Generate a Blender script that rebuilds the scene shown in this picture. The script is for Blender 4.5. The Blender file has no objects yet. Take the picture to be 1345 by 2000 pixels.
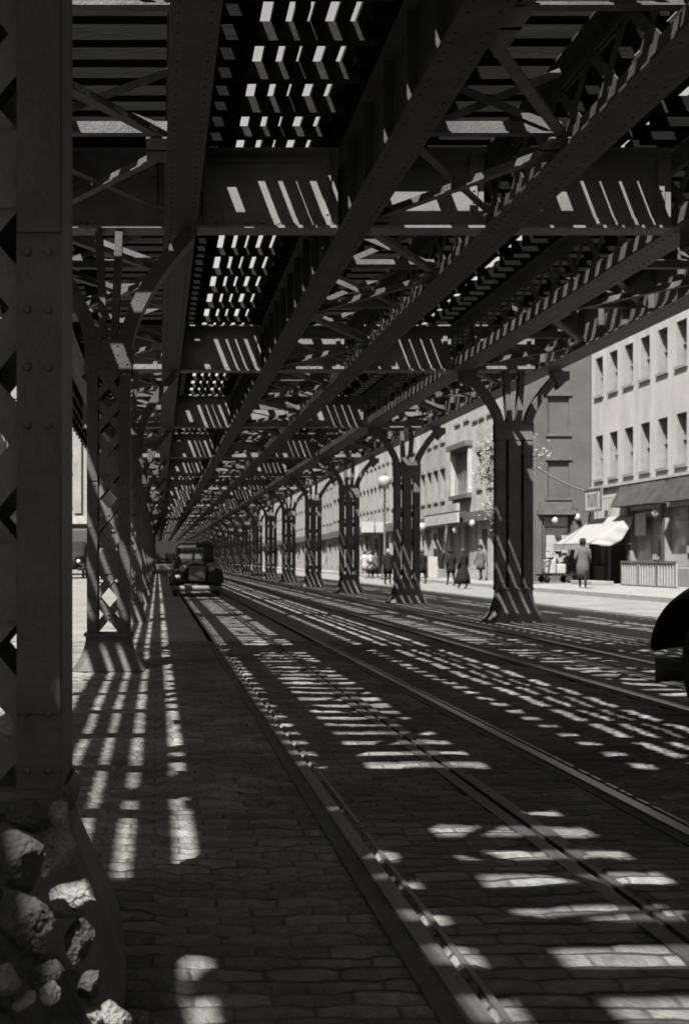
import bpy, bmesh, math, random
import numpy as np
from mathutils import Vector, Matrix

S = bpy.context.scene
COL = S.collection
R = math.radians
random.seed(7)
rng = np.random.default_rng(11)

# ------------------------------------------------------------------ camera, sky, sun, exposure
CAM_H = 1.2
cam_d = bpy.data.cameras.new('camera')
cam = bpy.data.objects.new('camera', cam_d); COL.objects.link(cam)
cam.location = (0, 0, CAM_H); cam.rotation_euler = (R(90), 0, 0)
cam_d.sensor_fit = 'VERTICAL'; cam_d.sensor_height = 36; cam_d.sensor_width = 24.2
cam_d.lens = 43.2
cam_d.shift_x = 364.5/2000; cam_d.shift_y = 92/2000
cam_d.clip_start = 0.05; cam_d.clip_end = 1500
cam_d.dof.use_dof = True; cam_d.dof.focus_distance = 6.5; cam_d.dof.aperture_fstop = 5.0
S.camera = cam

SUN_DIR = Vector((0.38, 0.61, -1.0)).normalized()      # the way the light travels
elev = math.asin(-SUN_DIR.z)
world = bpy.data.worlds.new('World'); S.world = world; world.use_nodes = True
wn = world.node_tree; wn.nodes.clear()
sky = wn.nodes.new('ShaderNodeTexSky'); sky.sky_type = 'NISHITA'; sky.sun_disc = False
sky.sun_elevation = elev; sky.sun_rotation = math.atan2(-SUN_DIR.x, -SUN_DIR.y)
sky.dust_density = 2.5
bw = wn.nodes.new('ShaderNodeRGBToBW')                  # the place is recorded in black and white
tint = wn.nodes.new('ShaderNodeCombineColor')
for ch, k in (('Red', 1.0), ('Green', .975), ('Blue', .93)):
    m = wn.nodes.new('ShaderNodeMath'); m.operation = 'MULTIPLY'; m.inputs[1].default_value = k
    wn.links.new(bw.outputs[0], m.inputs[0]); wn.links.new(m.outputs[0], tint.inputs[ch])
bg = wn.nodes.new('ShaderNodeBackground'); bg.inputs['Strength'].default_value = 0.05
wo = wn.nodes.new('ShaderNodeOutputWorld')
wn.links.new(sky.outputs[0], bw.inputs[0]); wn.links.new(tint.outputs[0], bg.inputs[0]); wn.links.new(bg.outputs[0], wo.inputs[0])
sd = bpy.data.lights.new('sun', 'SUN'); sd.energy = 5.0; sd.angle = R(0.45); sd.color = (1.0, .975, .93)
sun = bpy.data.objects.new('sun', sd); COL.objects.link(sun)
sun.rotation_euler = SUN_DIR.to_track_quat('-Z', 'Y').to_euler(); sun.location = (-20, -30, 60)
S.view_settings.view_transform = 'Standard'; S.view_settings.look = 'None'
S.view_settings.exposure = 2.2; S.view_settings.gamma = 1.0
S.render.engine = 'CYCLES'
S.cycles.max_bounces = 6; S.cycles.diffuse_bounces = 1; S.cycles.use_denoising = True

# ------------------------------------------------------------------ materials
K = .56                                  # scales every base colour down, so bounced light stays low in shade
def mat(name, lo, hi, rough=.7, scale=6.0, bump=.15, bscale=40.0, metal=0.0, spec=.35, stretch=(1, 1, 1), detail=6, fine=True):
    m = bpy.data.materials.new(name); m.use_nodes = True
    nt = m.node_tree; b = nt.nodes['Principled BSDF']
    tc = nt.nodes.new('ShaderNodeTexCoord'); mp = nt.nodes.new('ShaderNodeMapping')
    mp.inputs['Scale'].default_value = stretch
    nt.links.new(tc.outputs['Object'], mp.inputs[0])
    n1 = nt.nodes.new('ShaderNodeTexNoise'); n1.inputs['Scale'].default_value = scale; n1.inputs['Detail'].default_value = detail
    n1.inputs['Roughness'].default_value = .65
    nt.links.new(mp.outputs[0], n1.inputs['Vector'])
    cr = nt.nodes.new('ShaderNodeValToRGB')
    lo *= K; hi *= K
    cr.color_ramp.elements[0].position = .3; cr.color_ramp.elements[1].position = .7
    cr.color_ramp.elements[0].color = (lo, lo*.985, lo*.95, 1); cr.color_ramp.elements[1].color = (hi, hi*.985, hi*.95, 1)
    nt.links.new(n1.outputs[0], cr.inputs[0]); nt.links.new(cr.outputs[0], b.inputs['Base Color'])
    b.inputs['Roughness'].default_value = rough; b.inputs['Metallic'].default_value = metal
    b.inputs['Specular IOR Level'].default_value = spec
    if bump:
        n2 = nt.nodes.new('ShaderNodeTexNoise'); n2.inputs['Scale'].default_value = bscale; n2.inputs['Detail'].default_value = 4
        nt.links.new(mp.outputs[0], n2.inputs['Vector'])
        bp = nt.nodes.new('ShaderNodeBump'); bp.inputs['Strength'].default_value = bump; bp.inputs['Distance'].default_value = .02
        nt.links.new(n2.outputs[0], bp.inputs['Height']); nt.links.new(bp.outputs[0], b.inputs['Normal'])
    return m

def brick_mat(name, c1, c2, mortar, bw_, bh, mw, rough=.85, bump=.6, axes='xy', dirt=.5, wob=.025, blocks=False):
    m = bpy.data.materials.new(name); m.use_nodes = True
    nt = m.node_tree; b = nt.nodes['Principled BSDF']
    tc = nt.nodes.new('ShaderNodeTexCoord')
    src = tc.outputs['Object']
    if axes != 'xy':
        sp = nt.nodes.new('ShaderNodeSeparateXYZ'); cb = nt.nodes.new('ShaderNodeCombineXYZ')
        nt.links.new(src, sp.inputs[0])
        ad = nt.nodes.new('ShaderNodeMath'); ad.operation = 'ADD'
        nt.links.new(sp.outputs['X'], ad.inputs[0]); nt.links.new(sp.outputs['Y'], ad.inputs[1])
        nt.links.new(ad.outputs[0], cb.inputs['X']); nt.links.new(sp.outputs['Z'], cb.inputs['Y'])
        src = cb.outputs[0]
    if blocks:
        sh = nt.nodes.new('ShaderNodeMapping'); sh.inputs['Location'].default_value = (21, 0, 0)
        nt.links.new(src, sh.inputs[0]); src = sh.outputs[0]
    nz = nt.nodes.new('ShaderNodeTexNoise'); nz.inputs['Scale'].default_value = 3.0; nz.inputs['Detail'].default_value = 3
    nt.links.new(src, nz.inputs['Vector'])
    mx = nt.nodes.new('ShaderNodeVectorMath'); mx.operation = 'MULTIPLY_ADD'
    mx.inputs[1].default_value = (wob, wob, 0)
    nt.links.new(nz.outputs['Color'], mx.inputs[0]); nt.links.new(src, mx.inputs[2])
    br = nt.nodes.new('ShaderNodeTexBrick'); br.inputs['Scale'].default_value = 1.0
    br.inputs['Brick Width'].default_value = bw_; br.inputs['Row Height'].default_value = bh; br.inputs['Mortar Size'].default_value = mw
    br.inputs['Mortar Smooth'].default_value = .4
    for k, c in (('Color1', c1), ('Color2', c2), ('Mortar', mortar)):
        c *= K
        br.inputs[k].default_value = (c, c*.985, c*.95, 1)
    nt.links.new(mx.outputs[0], br.inputs['Vector'])
    n2 = nt.nodes.new('ShaderNodeTexNoise'); n2.inputs['Scale'].default_value = .9; n2.inputs['Detail'].default_value = 8
    nt.links.new(src, n2.inputs['Vector'])
    mr = nt.nodes.new('ShaderNodeMapRange'); mr.inputs['From Min'].default_value = .3; mr.inputs['From Max'].default_value = .7
    mr.inputs['To Min'].default_value = 1-dirt; mr.inputs['To Max'].default_value = 1.15
    nt.links.new(n2.outputs[0], mr.inputs[0])
    ml = nt.nodes.new('ShaderNodeMix'); ml.data_type = 'RGBA'; ml.blend_type = 'MULTIPLY'; ml.inputs['Factor'].default_value = 1
    nt.links.new(br.outputs['Color'], ml.inputs['A']); nt.links.new(mr.outputs[0], ml.inputs['B'])
    res = ml.outputs['Result']
    if blocks:
        b2_ = nt.nodes.new('ShaderNodeTexBrick'); b2_.inputs['Scale'].default_value = 1.0; b2_.inputs['Brick Width'].default_value = .22; b2_.inputs['Row Height'].default_value = bh
        b2_.inputs['Mortar Size'].default_value = .010; b2_.inputs['Mortar Smooth'].default_value = .6
        for k, c in (('Color1', .7), ('Color2', 1.3), ('Mortar', .5)): b2_.inputs[k].default_value = (c, c, c, 1)
        nt.links.new(mx.outputs[0], b2_.inputs['Vector'])
        n5 = nt.nodes.new('ShaderNodeTexNoise'); n5.inputs['Scale'].default_value = 22; n5.inputs['Detail'].default_value = 5; nt.links.new(src, n5.inputs['Vector'])
        m5 = nt.nodes.new('ShaderNodeMapRange'); m5.inputs['From Min'].default_value = .3; m5.inputs['From Max'].default_value = .7; m5.inputs['To Min'].default_value = .65; m5.inputs['To Max'].default_value = 1.25
        nt.links.new(n5.outputs[0], m5.inputs[0])
        for o_ in (b2_.outputs['Color'], m5.outputs[0]):
            l2 = nt.nodes.new('ShaderNodeMix'); l2.data_type = 'RGBA'; l2.blend_type = 'MULTIPLY'; l2.inputs['Factor'].default_value = 1
            nt.links.new(res, l2.inputs['A']); nt.links.new(o_, l2.inputs['B']); res = l2.outputs['Result']
    nt.links.new(res, b.inputs['Base Color'])
    b.inputs['Roughness'].default_value = rough; b.inputs['Specular IOR Level'].default_value = .3
    n3 = nt.nodes.new('ShaderNodeTexNoise'); n3.inputs['Scale'].default_value = 60; n3.inputs['Detail'].default_value = 4
    nt.links.new(src, n3.inputs['Vector'])
    sb = nt.nodes.new('ShaderNodeMath'); sb.operation = 'MULTIPLY_ADD'; sb.inputs[1].default_value = -1.0
    nt.links.new(br.outputs['Fac'], sb.inputs[0]); nt.links.new(n3.outputs[0], sb.inputs[2])
    bp = nt.nodes.new('ShaderNodeBump'); bp.inputs['Strength'].default_value = bump; bp.inputs['Distance'].default_value = .012
    nt.links.new(sb.outputs[0], bp.inputs['Height']); nt.links.new(bp.outputs[0], b.inputs['Normal'])
    return m

M = {}
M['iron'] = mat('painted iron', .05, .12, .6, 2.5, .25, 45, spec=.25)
M['iron_shade'] = mat('shade-toned girder iron', .032, .062, .65, 2.5, .2, 40, spec=.2)  # darker copy of the iron; shade put into the inner girders' colour
M['iron_sunlit'] = mat('sun-lightened iron', .11, .17, .6, 3.5, .12, 50)  # lighter copy of the iron; sunlight put into the cross girders' colour
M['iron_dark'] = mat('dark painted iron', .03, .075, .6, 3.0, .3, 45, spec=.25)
M['tie'] = mat('creosoted timber', .005, .011, .95, 5, .4, 30, spec=.03, stretch=(.25, 3, 3))
M['plank'] = mat('weathered plank', .016, .032, .95, 5, .4, 30, spec=.05, stretch=(3, .25, 3))
M['rail'] = mat('worn steel', .22, .4, .3, 9, .08, 70, metal=.8, stretch=(8, .2, 1))
M['slot'] = mat('slot steel', .04, .075, .45, 9, .15, 60, metal=.3, stretch=(8, .3, 1))
M['asphalt'] = mat('asphalt filling', .045, .08, .8, 7, .35, 90)
M['pave'] = brick_mat('granite setts', .15, .13, .045, 80.0, .108, .017, dirt=.5, bump=1.0, wob=.05, blocks=True)
M['road'] = brick_mat('paler setts', .19, .165, .15, .27, .108, .008, dirt=.25)  # paler than the near setts
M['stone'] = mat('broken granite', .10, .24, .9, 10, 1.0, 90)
M['stone_shade'] = mat('shade-toned granite', .018, .05, .9, 9, 1.0, 80)  # darker copy of the granite; shade put into the stones' colour
M['mound'] = mat('loose earth and chips', .025, .06, .95, 22, .9, 80)
M['walk'] = brick_mat('pavement flags', .21, .19, .14, 1.4, 1.2, .012, bump=.3, dirt=.25)
M['kerb'] = mat('kerb granite', .17, .25, .8, 4, .3, 50)
M['white_wall'] = mat('white painted brick', .27, .41, .8, .8, .25, 30, stretch=(1.5, 1.5, .5), detail=9)
M['gray_wall'] = brick_mat('grey painted brick', .08, .072, .064, .22, .075, .012, axes='w', bump=.3, dirt=.2)
M['pale_wall'] = mat('pale stucco', .19, .26, .85, 1.5, .25, 25)
M['tan_wall'] = brick_mat('light brick', .33, .29, .29, .22, .075, .012, axes='w', bump=.3, dirt=.25)
M['dull_wall'] = brick_mat('dull brick', .28, .23, .24, .22, .075, .012, axes='w', bump=.3, dirt=.3)
M['brick_shade'] = brick_mat('shade-toned brick', .005, .003, .003, .22, .075, .012, axes='w', bump=.3, dirt=.4)  # near-black; the shade at the street's far end is put into the colour
M['trim_d'] = mat('dark trim paint', .05, .1, .6, 3, .1, 30)
M['fascia'] = mat('dark fascia paint', .025, .06, .6, 2.0, .2, 30)
M['trim_l'] = mat('light trim paint', .25, .35, .6, 3, .1, 30)
M['trim_m'] = mat('grey trim paint', .15, .21, .7, 3, .1, 30)
M['blind'] = mat('drawn window blind', .16, .25, .9, 1.5, .05, 30)
M['canvas'] = mat('white canvas', .19, .24, .9, 2.5, .2, 14)
M['paper'] = mat('white card', .25, .34, .9, 5, .05, 30)
M['black'] = mat('dark interior', .012, .025, .9, 2, 0)
M['carpaint'] = mat('black enamel', .01, .018, .4, 2, 0, spec=.22)
M['car_grey'] = mat('grey enamel', .05, .08, .3, 2, 0, spec=.5)
M['tyre'] = mat('rubber', .02, .035, .85, 8, .1, 40)
M['chrome'] = mat('nickel plate', .14, .2, .3, 3, 0, metal=.9)
M['coat_d'] = mat('black wool', .008, .016, .95, 12, .2, 60, spec=.1)
M['coat_g'] = mat('grey wool', .05, .085, .95, 12, .2, 60)
M['coat_w'] = mat('pale cotton', .22, .32, .95, 12, .2, 60)
M['skin'] = mat('skin', .2, .26, .6, 6, 0)
M['hair'] = mat('dark hair', .015, .03, .7, 20, .2, 80)
M['leaf'] = mat('leaf', .07, .26, .6, 5, 0, spec=.3)
M['bark'] = mat('bark', .07, .14, .9, 10, .6, 30)
def glass_mat(name, base, rough):
    m = bpy.data.materials.new(name); m.use_nodes = True
    b = m.node_tree.nodes['Principled BSDF']
    b.inputs['Base Color'].default_value = (base, base, base, 1); b.inputs['Roughness'].default_value = rough
    b.inputs['Specular IOR Level'].default_value = .8
    return m
M['glass'] = glass_mat('dark window glass', .03, .06)
M['glass_p'] = glass_mat('dusty window glass', .16, .18)
M['opal'] = glass_mat('opal glass', .16, .3)

# ------------------------------------------------------------------ mesh helpers
class MB:
    def __init__(s): s.v = []; s.f = []
    def quad(s, *p):
        n = len(s.v); s.v += [tuple(q) for q in p]; s.f.append(tuple(range(n, n+len(p))))
    def box(s, x0, x1, y0, y1, z0, z1):
        n = len(s.v)
        s.v += [(x0,y0,z0),(x1,y0,z0),(x1,y1,z0),(x0,y1,z0),(x0,y0,z1),(x1,y0,z1),(x1,y1,z1),(x0,y1,z1)]
        for f in ((3,2,1,0),(4,5,6,7),(0,1,5,4),(1,2,6,5),(2,3,7,6),(3,0,4,7)): s.f.append(tuple(n+i for i in f))
    def bar(s, p, q, w, t, up=(0, 0, 1)):
        p = Vector(p); q = Vector(q); d = (q-p).normalized(); u = Vector(up)
        a = d.cross(u)
        if a.length < 1e-4: a = d.cross(Vector((1, 0, 0)))
        a.normalize(); b = a.cross(d).normalized()
        n = len(s.v)
        for e in (p, q):
            for i, j in ((-1,-1),(1,-1),(1,1),(-1,1)): s.v.append(tuple(e + a*i*w/2 + b*j*t/2))
        for f in ((0,1,2,3),(7,6,5,4),(0,4,5,1),(1,5,6,2),(2,6,7,3),(3,7,4,0)): s.f.append(tuple(n+i for i in f))
    def tube(s, pts, rad, n=8, cap=True):
        pts = [Vector(p) for p in pts]
        if not hasattr(rad, '__len__'): rad = [rad]*len(pts)
        base = len(s.v)
        for k, p in enumerate(pts):
            d = (pts[min(k+1, len(pts)-1)] - pts[max(k-1, 0)]).normalized()
            a = d.cross(Vector((0, 0, 1)))
            if a.length < 1e-3: a = d.cross(Vector((0, 1, 0)))
            a.normalize(); b = d.cross(a)
            for i in range(n):
                t = 2*math.pi*i/n
                s.v.append(tuple(p + (a*math.cos(t) + b*math.sin(t))*rad[k]))
        for k in range(len(pts)-1):
            for i in range(n):
                j = (i+1) % n
                s.f.append((base+k*n+i, base+k*n+j, base+(k+1)*n+j, base+(k+1)*n+i))
        if cap:
            s.f.append(tuple(base+i for i in reversed(range(n)))); s.f.append(tuple(base+(len(pts)-1)*n+i for i in range(n)))
    def lathe(s, prof, c=(0, 0, 0), n=16, sx=1, sy=1):
        base = len(s.v)
        for r, z in prof:
            for i in range(n):
                t = 2*math.pi*i/n
                s.v.append((c[0]+r*math.cos(t)*sx, c[1]+r*math.sin(t)*sy, c[2]+z))
        for k in range(len(prof)-1):
            for i in range(n):
                j = (i+1) % n
                s.f.append((base+k*n+i, base+k*n+j, base+(k+1)*n+j, base+(k+1)*n+i))
        s.f.append(tuple(base+i for i in reversed(range(n)))); s.f.append(tuple(base+(len(prof)-1)*n+i for i in range(n)))
    def loft(s, rings, cap=True):
        base = len(s.v); n = len(rings[0])
        for r in rings: s.v += [tuple(p) for p in r]
        for k in range(len(rings)-1):
            for i in range(n):
                j = (i+1) % n
                s.f.append((base+k*n+i, base+k*n+j, base+(k+1)*n+j, base+(k+1)*n+i))
        if cap:
            s.f.append(tuple(base+i for i in reversed(range(n)))); s.f.append(tuple(base+(len(rings)-1)*n+i for i in range(n)))
    def strip(s, rows):
        base = len(s.v); n = len(rows[0])
        for r in rows: s.v += [tuple(p) for p in r]
        for k in range(len(rows)-1):
            for i in range(n-1):
                s.f.append((base+k*n+i, base+k*n+i+1, base+(k+1)*n+i+1, base+(k+1)*n+i))
    def rivet(s, p, nrm, r=.016):
        p = Vector(p); nrm = Vector(nrm).normalized()
        a = nrm.orthogonal().normalized(); b = nrm.cross(a); base = len(s.v)
        for rr, h in ((1, 0), (.75, .5), (.0, .72)):
            for i in range(6):
                t = math.pi*i/3
                s.v.append(tuple(p + (a*math.cos(t)+b*math.sin(t))*r*rr + nrm*h*r))
        for k in range(2):
            for i in range(6):
                j = (i+1) % 6
                s.f.append((base+k*6+i, base+k*6+j, base+(k+1)*6+j, base+(k+1)*6+i))
    def mesh(s, name, m, smooth=False, fix=True):
        me = bpy.data.meshes.new(name); me.from_pydata(s.v, [], s.f)
        if fix:
            bm = bmesh.new(); bm.from_mesh(me)
            bmesh.ops.recalc_face_normals(bm, faces=bm.faces); bm.to_mesh(me); bm.free()
        me.materials.append(m)
        if smooth:
            for p in me.polygons: p.use_smooth = True
        return me
    def build(s, name, m, parent=None, smooth=False, loc=(0, 0, 0), fix=True):
        o = bpy.data.objects.new(name, s.mesh(name, m, smooth, fix)); COL.objects.link(o)
        o.location = loc
        if parent: o.parent = parent
        return o

def tag(o, label=None, cat=None, group=None, kind=None):
    if label: o['label'] = label
    if cat: o['category'] = cat
    if group: o['group'] = group
    if kind: o['kind'] = kind
    return o
def empty(name, loc=(0, 0, 0), rz=0, label=None, cat=None, group=None):
    o = bpy.data.objects.new(name, None); COL.objects.link(o)
    o.location = loc; o.rotation_euler.z = rz; o.empty_display_size = .3
    return tag(o, label, cat, group)
def kids(o): return [c for c in COL.objects if c.parent == o]
def copy_tree(o, parent=None):
    c = o.copy(); COL.objects.link(c)
    if parent: c.parent = parent
    for ch in kids(o): copy_tree(ch, c)
    return c
def bevel(o, w, seg=2):
    b = o.modifiers.new('bevel', 'BEVEL'); b.width = w; b.segments = seg; b.limit_method = 'ANGLE'
    return o

# ------------------------------------------------------------------ the ground
RAILS = (.84, 2.33, 4.22, 5.70)          # grooved street rails
SLOTS = (1.66, 4.97)                     # conduit slots
def near_paving():
    X0, X1, Y0, Y1 = -3.0, 8.6, 1.6, 18.0
    nx, ny = int((X1-X0)/.045), int((Y1-Y0)/.018)
    xs = np.linspace(X0, X1, nx); ys = np.linspace(Y0, Y1, ny)
    Xg, Yg = np.meshgrid(xs, ys)
    def vnoise(sc, seed):
        r = np.random.default_rng(seed); g = r.random((64, 64))
        u = (Xg*sc) % 63; v = (Yg*sc) % 63
        i = u.astype(int); j = v.astype(int); fu = u-i; fv = v-j
        fu = fu*fu*(3-2*fu); fv = fv*fv*(3-2*fv)
        return (g[j, i]*(1-fu)+g[j, i+1]*fu)*(1-fv)+(g[j+1, i]*(1-fu)+g[j+1, i+1]*fu)*fv
    Z = .018*(vnoise(1.1, 1)-.5) + .010*(vnoise(3.1, 2)-.5) + .005*(vnoise(9.0, 3)-.5)
    Yw = Yg + .03*(vnoise(1.7, 4)-.5)
    row = np.floor(Yw/.108).astype(int); fy = Yw/.108-row
    off = (row % 2)*.11 + ((row*7919) % 97)/97*.05
    fxr = (Xg+off)/.22; bi = np.floor(fxr).astype(int); fx = fxr-bi
    h = ((row*73856093) ^ (bi*19349663)) % 1009/1009.0
    Z += .011*(h-.5)
    tilt = (((row*83492791) ^ (bi*2971215)) % 1013/1013.0-.5)
    Z += .014*tilt*(fy-.5)
    e = np.minimum(fy, 1-fy)*.108; e2 = np.minimum(fx, 1-fx)*.22
    dome = -.020*np.exp(-e/.017) - .013*np.exp(-e2/.016)
    smooth = np.zeros_like(Z)
    mid = ((Xg > RAILS[0]) & (Xg < RAILS[1])) | ((Xg > RAILS[2]) & (Xg < RAILS[3]))
    Z += dome*np.where(mid, .45, 1.0)
    for r in RAILS:
        wob = .03*(vnoise(4.0, 5)-.5)
        Z[(Xg > r-.10+wob) & (Xg < r-.03)] = -.016
        Z[(Xg > r-.03) & (Xg < r+.05)] = -.06
    for r in SLOTS: Z[(Xg > r-.045) & (Xg < r+.045)] = -.06
    v = np.stack([Xg, Yg, Z], -1).reshape(-1, 3).astype(np.float32)
    idx = np.arange(nx*ny).reshape(ny, nx)
    q = np.stack([idx[:-1, :-1], idx[:-1, 1:], idx[1:, 1:], idx[1:, :-1]], -1).reshape(-1, 4)
    me = bpy.data.meshes.new('road_paving')
    me.vertices.add(len(v)); me.vertices.foreach_set('co', v.ravel())
    me.loops.add(q.size); me.loops.foreach_set('vertex_index', q.ravel().astype(np.int32))
    me.polygons.add(len(q)); me.polygons.foreach_set('loop_start', np.arange(0, q.size, 4, dtype=np.int32))
    me.update(calc_edges=True); me.validate()
    me.polygons.foreach_set('use_smooth', np.ones(len(q), dtype=bool))
    me.materials.append(M['pave'])
    o = bpy.data.objects.new('road_paving', me); COL.objects.link(o); tag(o, kind='structure')
near_paving()
g = MB(); g.quad((-400, -60, -.07), (400, -60, -.07), (400, 900, -.07), (-400, 900, -.07))
tag(g.build('ground', M['asphalt']), kind='structure')
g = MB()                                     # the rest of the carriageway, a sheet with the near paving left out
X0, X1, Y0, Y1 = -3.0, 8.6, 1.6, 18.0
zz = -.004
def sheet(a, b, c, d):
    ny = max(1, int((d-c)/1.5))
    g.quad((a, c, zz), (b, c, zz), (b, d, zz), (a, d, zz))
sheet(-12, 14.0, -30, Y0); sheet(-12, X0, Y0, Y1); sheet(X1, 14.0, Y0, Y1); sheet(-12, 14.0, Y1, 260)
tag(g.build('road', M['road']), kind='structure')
g = MB(); g.box(14.3, 26, -30, 260, -.06, .13); g.box(-26, -12.3, -30, 260, -.06, .13)
tag(g.build('pavement', M['walk']), kind='structure')
g = MB()
for a, b in ((14.0, 14.3), (-12.3, -12.0)):
    y = -30
    while y < 260: g.box(a, b, y+.01, y+1.79, -.06, .14); y += 1.8
tag(g.build('kerb', M['kerb']), kind='structure')

def tram_track(x0, x1, xs, label):
    t = empty('tram_track', (x0, 3, 0), label=label, cat='tram track')
    for x in (x0, x1):
        m = MB(); a, b = -30, 255
        m.box(x-.032, x+.032, a, b, -.058, .004); m.box(x+.032, x+.062, a, b, -.058, -.022); m.box(x+.062, x+.082, a, b, -.058, .001)
        o = m.build('rail', M['rail']); o.parent = t; o.matrix_parent_inverse = Matrix.Translation((-x0, -3, 0))
        m = MB(); m.box(x-.105, x-.092, a, b, -.05, .001); m.box(x-.091, x-.033, a, b, -.05, -.004)
        o = m.build('asphalt_edge', M['asphalt']); o.parent = t; o.matrix_parent_inverse = Matrix.Translation((-x0, -3, 0))
    m = MB(); m.box(xs-.082, xs-.014, -30, 255, -.05, .002); m.box(xs+.014, xs+.082, -30, 255, -.05, .002)
    o = m.build('conduit_slot', M['slot']); o.parent = t; o.matrix_parent_inverse = Matrix.Translation((-x0, -3, 0))
tram_track(RAILS[0], RAILS[1], SLOTS[0], 'tram track nearest the rubble heap, two grooved rails with a slot between them')
tram_track(RAILS[2], RAILS[3], SLOTS[1], 'tram track farther from the rubble heap, running up to the wheels of the dark car')

# ------------------------------------------------------------------ the elevated railway
BENT0, BAY = 3.4, 10.1
BENTS = [BENT0 + BAY*k for k in range(-7, 25)]
GX = (-1.5, .25, 2.15, 3.75, 5.8, 7.4)
ZB, ZT = 4.82, 5.68                          # girder bottom and top
Y_A, Y_B = BENTS[0]-2, BENTS[-1]+2
el = empty('elevated_railway', (0, 3, 4.8), label='dark iron elevated railway spanning the whole street on rows of pillars', cat='elevated railway')
def part(o):
    o.parent = el; o.matrix_parent_inverse = Matrix.Translation((0, -3, -4.8)); return o
def plate_girder(x):
    m = MB(); fl = .22 if x > 7 else .17; tl = .12 if x < -1 else .17
    m.box(x-fl, x+fl, Y_A, Y_B, ZB-.025, ZB); m.box(x-tl, x+tl, Y_A, Y_B, ZT, ZT+.02)
    m.box(x-.012, x+.012, Y_A, Y_B, ZB, ZT)
    for s in (-1, 1):
        m.box(x+s*.013, x+s*.028, Y_A, Y_B, ZB, ZB+.13); m.box(x+s*.013, x+s*.028, Y_A, Y_B, ZT-.12, ZT)
    y = Y_A
    while y < 70:
        for s in (-1, 1): m.box(x+s*.03, x+s*.12, y, y+.02, ZB+.002, ZT-.002)
        y += 1.03
    y = 2.0
    while y < 26:
        for dx in (-.11, .11): m.rivet((x+dx, y, ZB-.025), (0, 0, -1), .014)
        m.rivet((x-.028, y, ZB+.07), (-1, 0, 0), .014)
        y += .16
    return part(m.build('girder', M['iron' if x > 5 else 'iron_shade']))
def lattice_girder(x):
    m = MB()
    m.box(x-.2, x+.2, Y_A, Y_B, ZB-.025, ZB); m.box(x-.17, x+.17, Y_A, Y_B, ZT, ZT+.02)
    for s in (-1, 1):
        m.box(x+s*.013, x+s*.028, Y_A, Y_B, ZB, ZB+.27); m.box(x+s*.013, x+s*.028, Y_A, Y_B, ZT-.14, ZT)
    y = Y_A; p = .86
    while y < Y_B-p:
        m.bar((x-.006, y, ZB+.06), (x-.006, y+p, ZT-.06), .011, .11, (0, .7, -.7)); m.bar((x+.006, y+p, ZB+.06), (x+.006, y, ZT-.06), .011, .11, (0, .7, .7))
        y += p
    y = 2.0
    while y < 26:
        for dx in (-.11, .11): m.rivet((x+dx, y, ZB-.025), (0, 0, -1), .014)
        m.rivet((x-.028, y, ZB+.09), (-1, 0, 0), .014)
        y += .16
    return part(m.build('girder', M['iron' if x > 5 else 'iron_shade']))
for x in GX:
    (plate_girder if x in (-1.5, .25, 2.15, 7.4) else lattice_girder)(x)

def cross_girder(y, detail):
    m = MB(); xs = [-2.05] + list(GX) + [7.65]
    for a, b in zip(xs[:-1], xs[1:]):
        a2 = a+.175 if a in GX else a; b2 = b-.175 if b in GX else b
        if b2-a2 < .05: continue
        m.box(a2, b2, y-.012, y+.012, ZB+.01, ZT-.03)
        m.box(a2, b2, y-.16, y+.16, ZB-.022, ZB+.008); m.box(a2, b2, y-.15, y+.15, ZT-.03, ZT-.005)
        m.box(a2, b2, y-.028, y-.013, ZB+.01, ZB+.12); m.box(a2, b2, y-.028, y-.013, ZT-.13, ZT-.032)
        for e in (a2+.08, b2-.16): m.box(e, e+.08, y-.045, y-.029, ZB+.012, ZT-.032)
        if detail:
            u = a2+.22
            while u < b2-.2:
                m.rivet((u, y-.028, ZB+.065), (0, -1, 0), .017); m.rivet((u, y-.028, ZT-.08), (0, -1, 0), .017)
                m.rivet((u, y-.12, ZB-.022), (0, 0, -1), .017); u += .17
            for e in (a2+.12, b2-.12):
                for k in range(5): m.rivet((e, y-.045, ZB+.16+k*.13), (0, -1, 0), .017)
    return part(m.build('cross_girder', M['iron_sunlit']))
for y in BENTS: cross_girder(y, -1 < y < 40)

def bracing(y0):
    for gi, (a, b) in enumerate(((GX[0], GX[1]), (GX[2], GX[3]), (GX[4], GX[5]))):
        m = MB(); a += .15; b -= .15
        z = ZB+.05; n = 4 if gi < 3 else 2
        L = BAY/n
        for k in range(n):
            ya, yb = y0+k*L+.15, y0+(k+1)*L-.15
            p, q = ((a, ya, z), (b, yb, z)) if k % 2 == 0 else ((b, ya, z), (a, yb, z))
            m.bar(p, q, .09, .012); m.bar((p[0], p[1], z+.045), (q[0], q[1], z+.045), .012, .078)
            if gi < 3 and k % 2 == 1:
                m.bar((p[0], yb, z+.10), (q[0], ya, z+.10), .08, .012)
            for e in (p, q):
                m.box(min(e[0], e[0]+(.2 if e[0] == a else -.2)), max(e[0], e[0]+(.2 if e[0] == a else -.2)), e[1]-.17, e[1]+.17, z-.022, z-.009)
            if k:
                yy = y0+k*L
                m.box(a, b, yy-.05, yy+.05, z+.12, z+.135); m.box(a, b, yy-.006, yy+.006, z+.136, z+.24)
                m.bar((a, yy+.02, ZB+.2), (b, yy+.02, ZT-.12), .012, .07, (0, 0, 1))
                m.bar((b, yy-.02, ZB+.2), (a, yy-.02, ZT-.12), .012, .07, (0, 0, 1))
        part(m.build('bracing', M['iron']))
for y in BENTS[:-1]: bracing(y)

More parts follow.
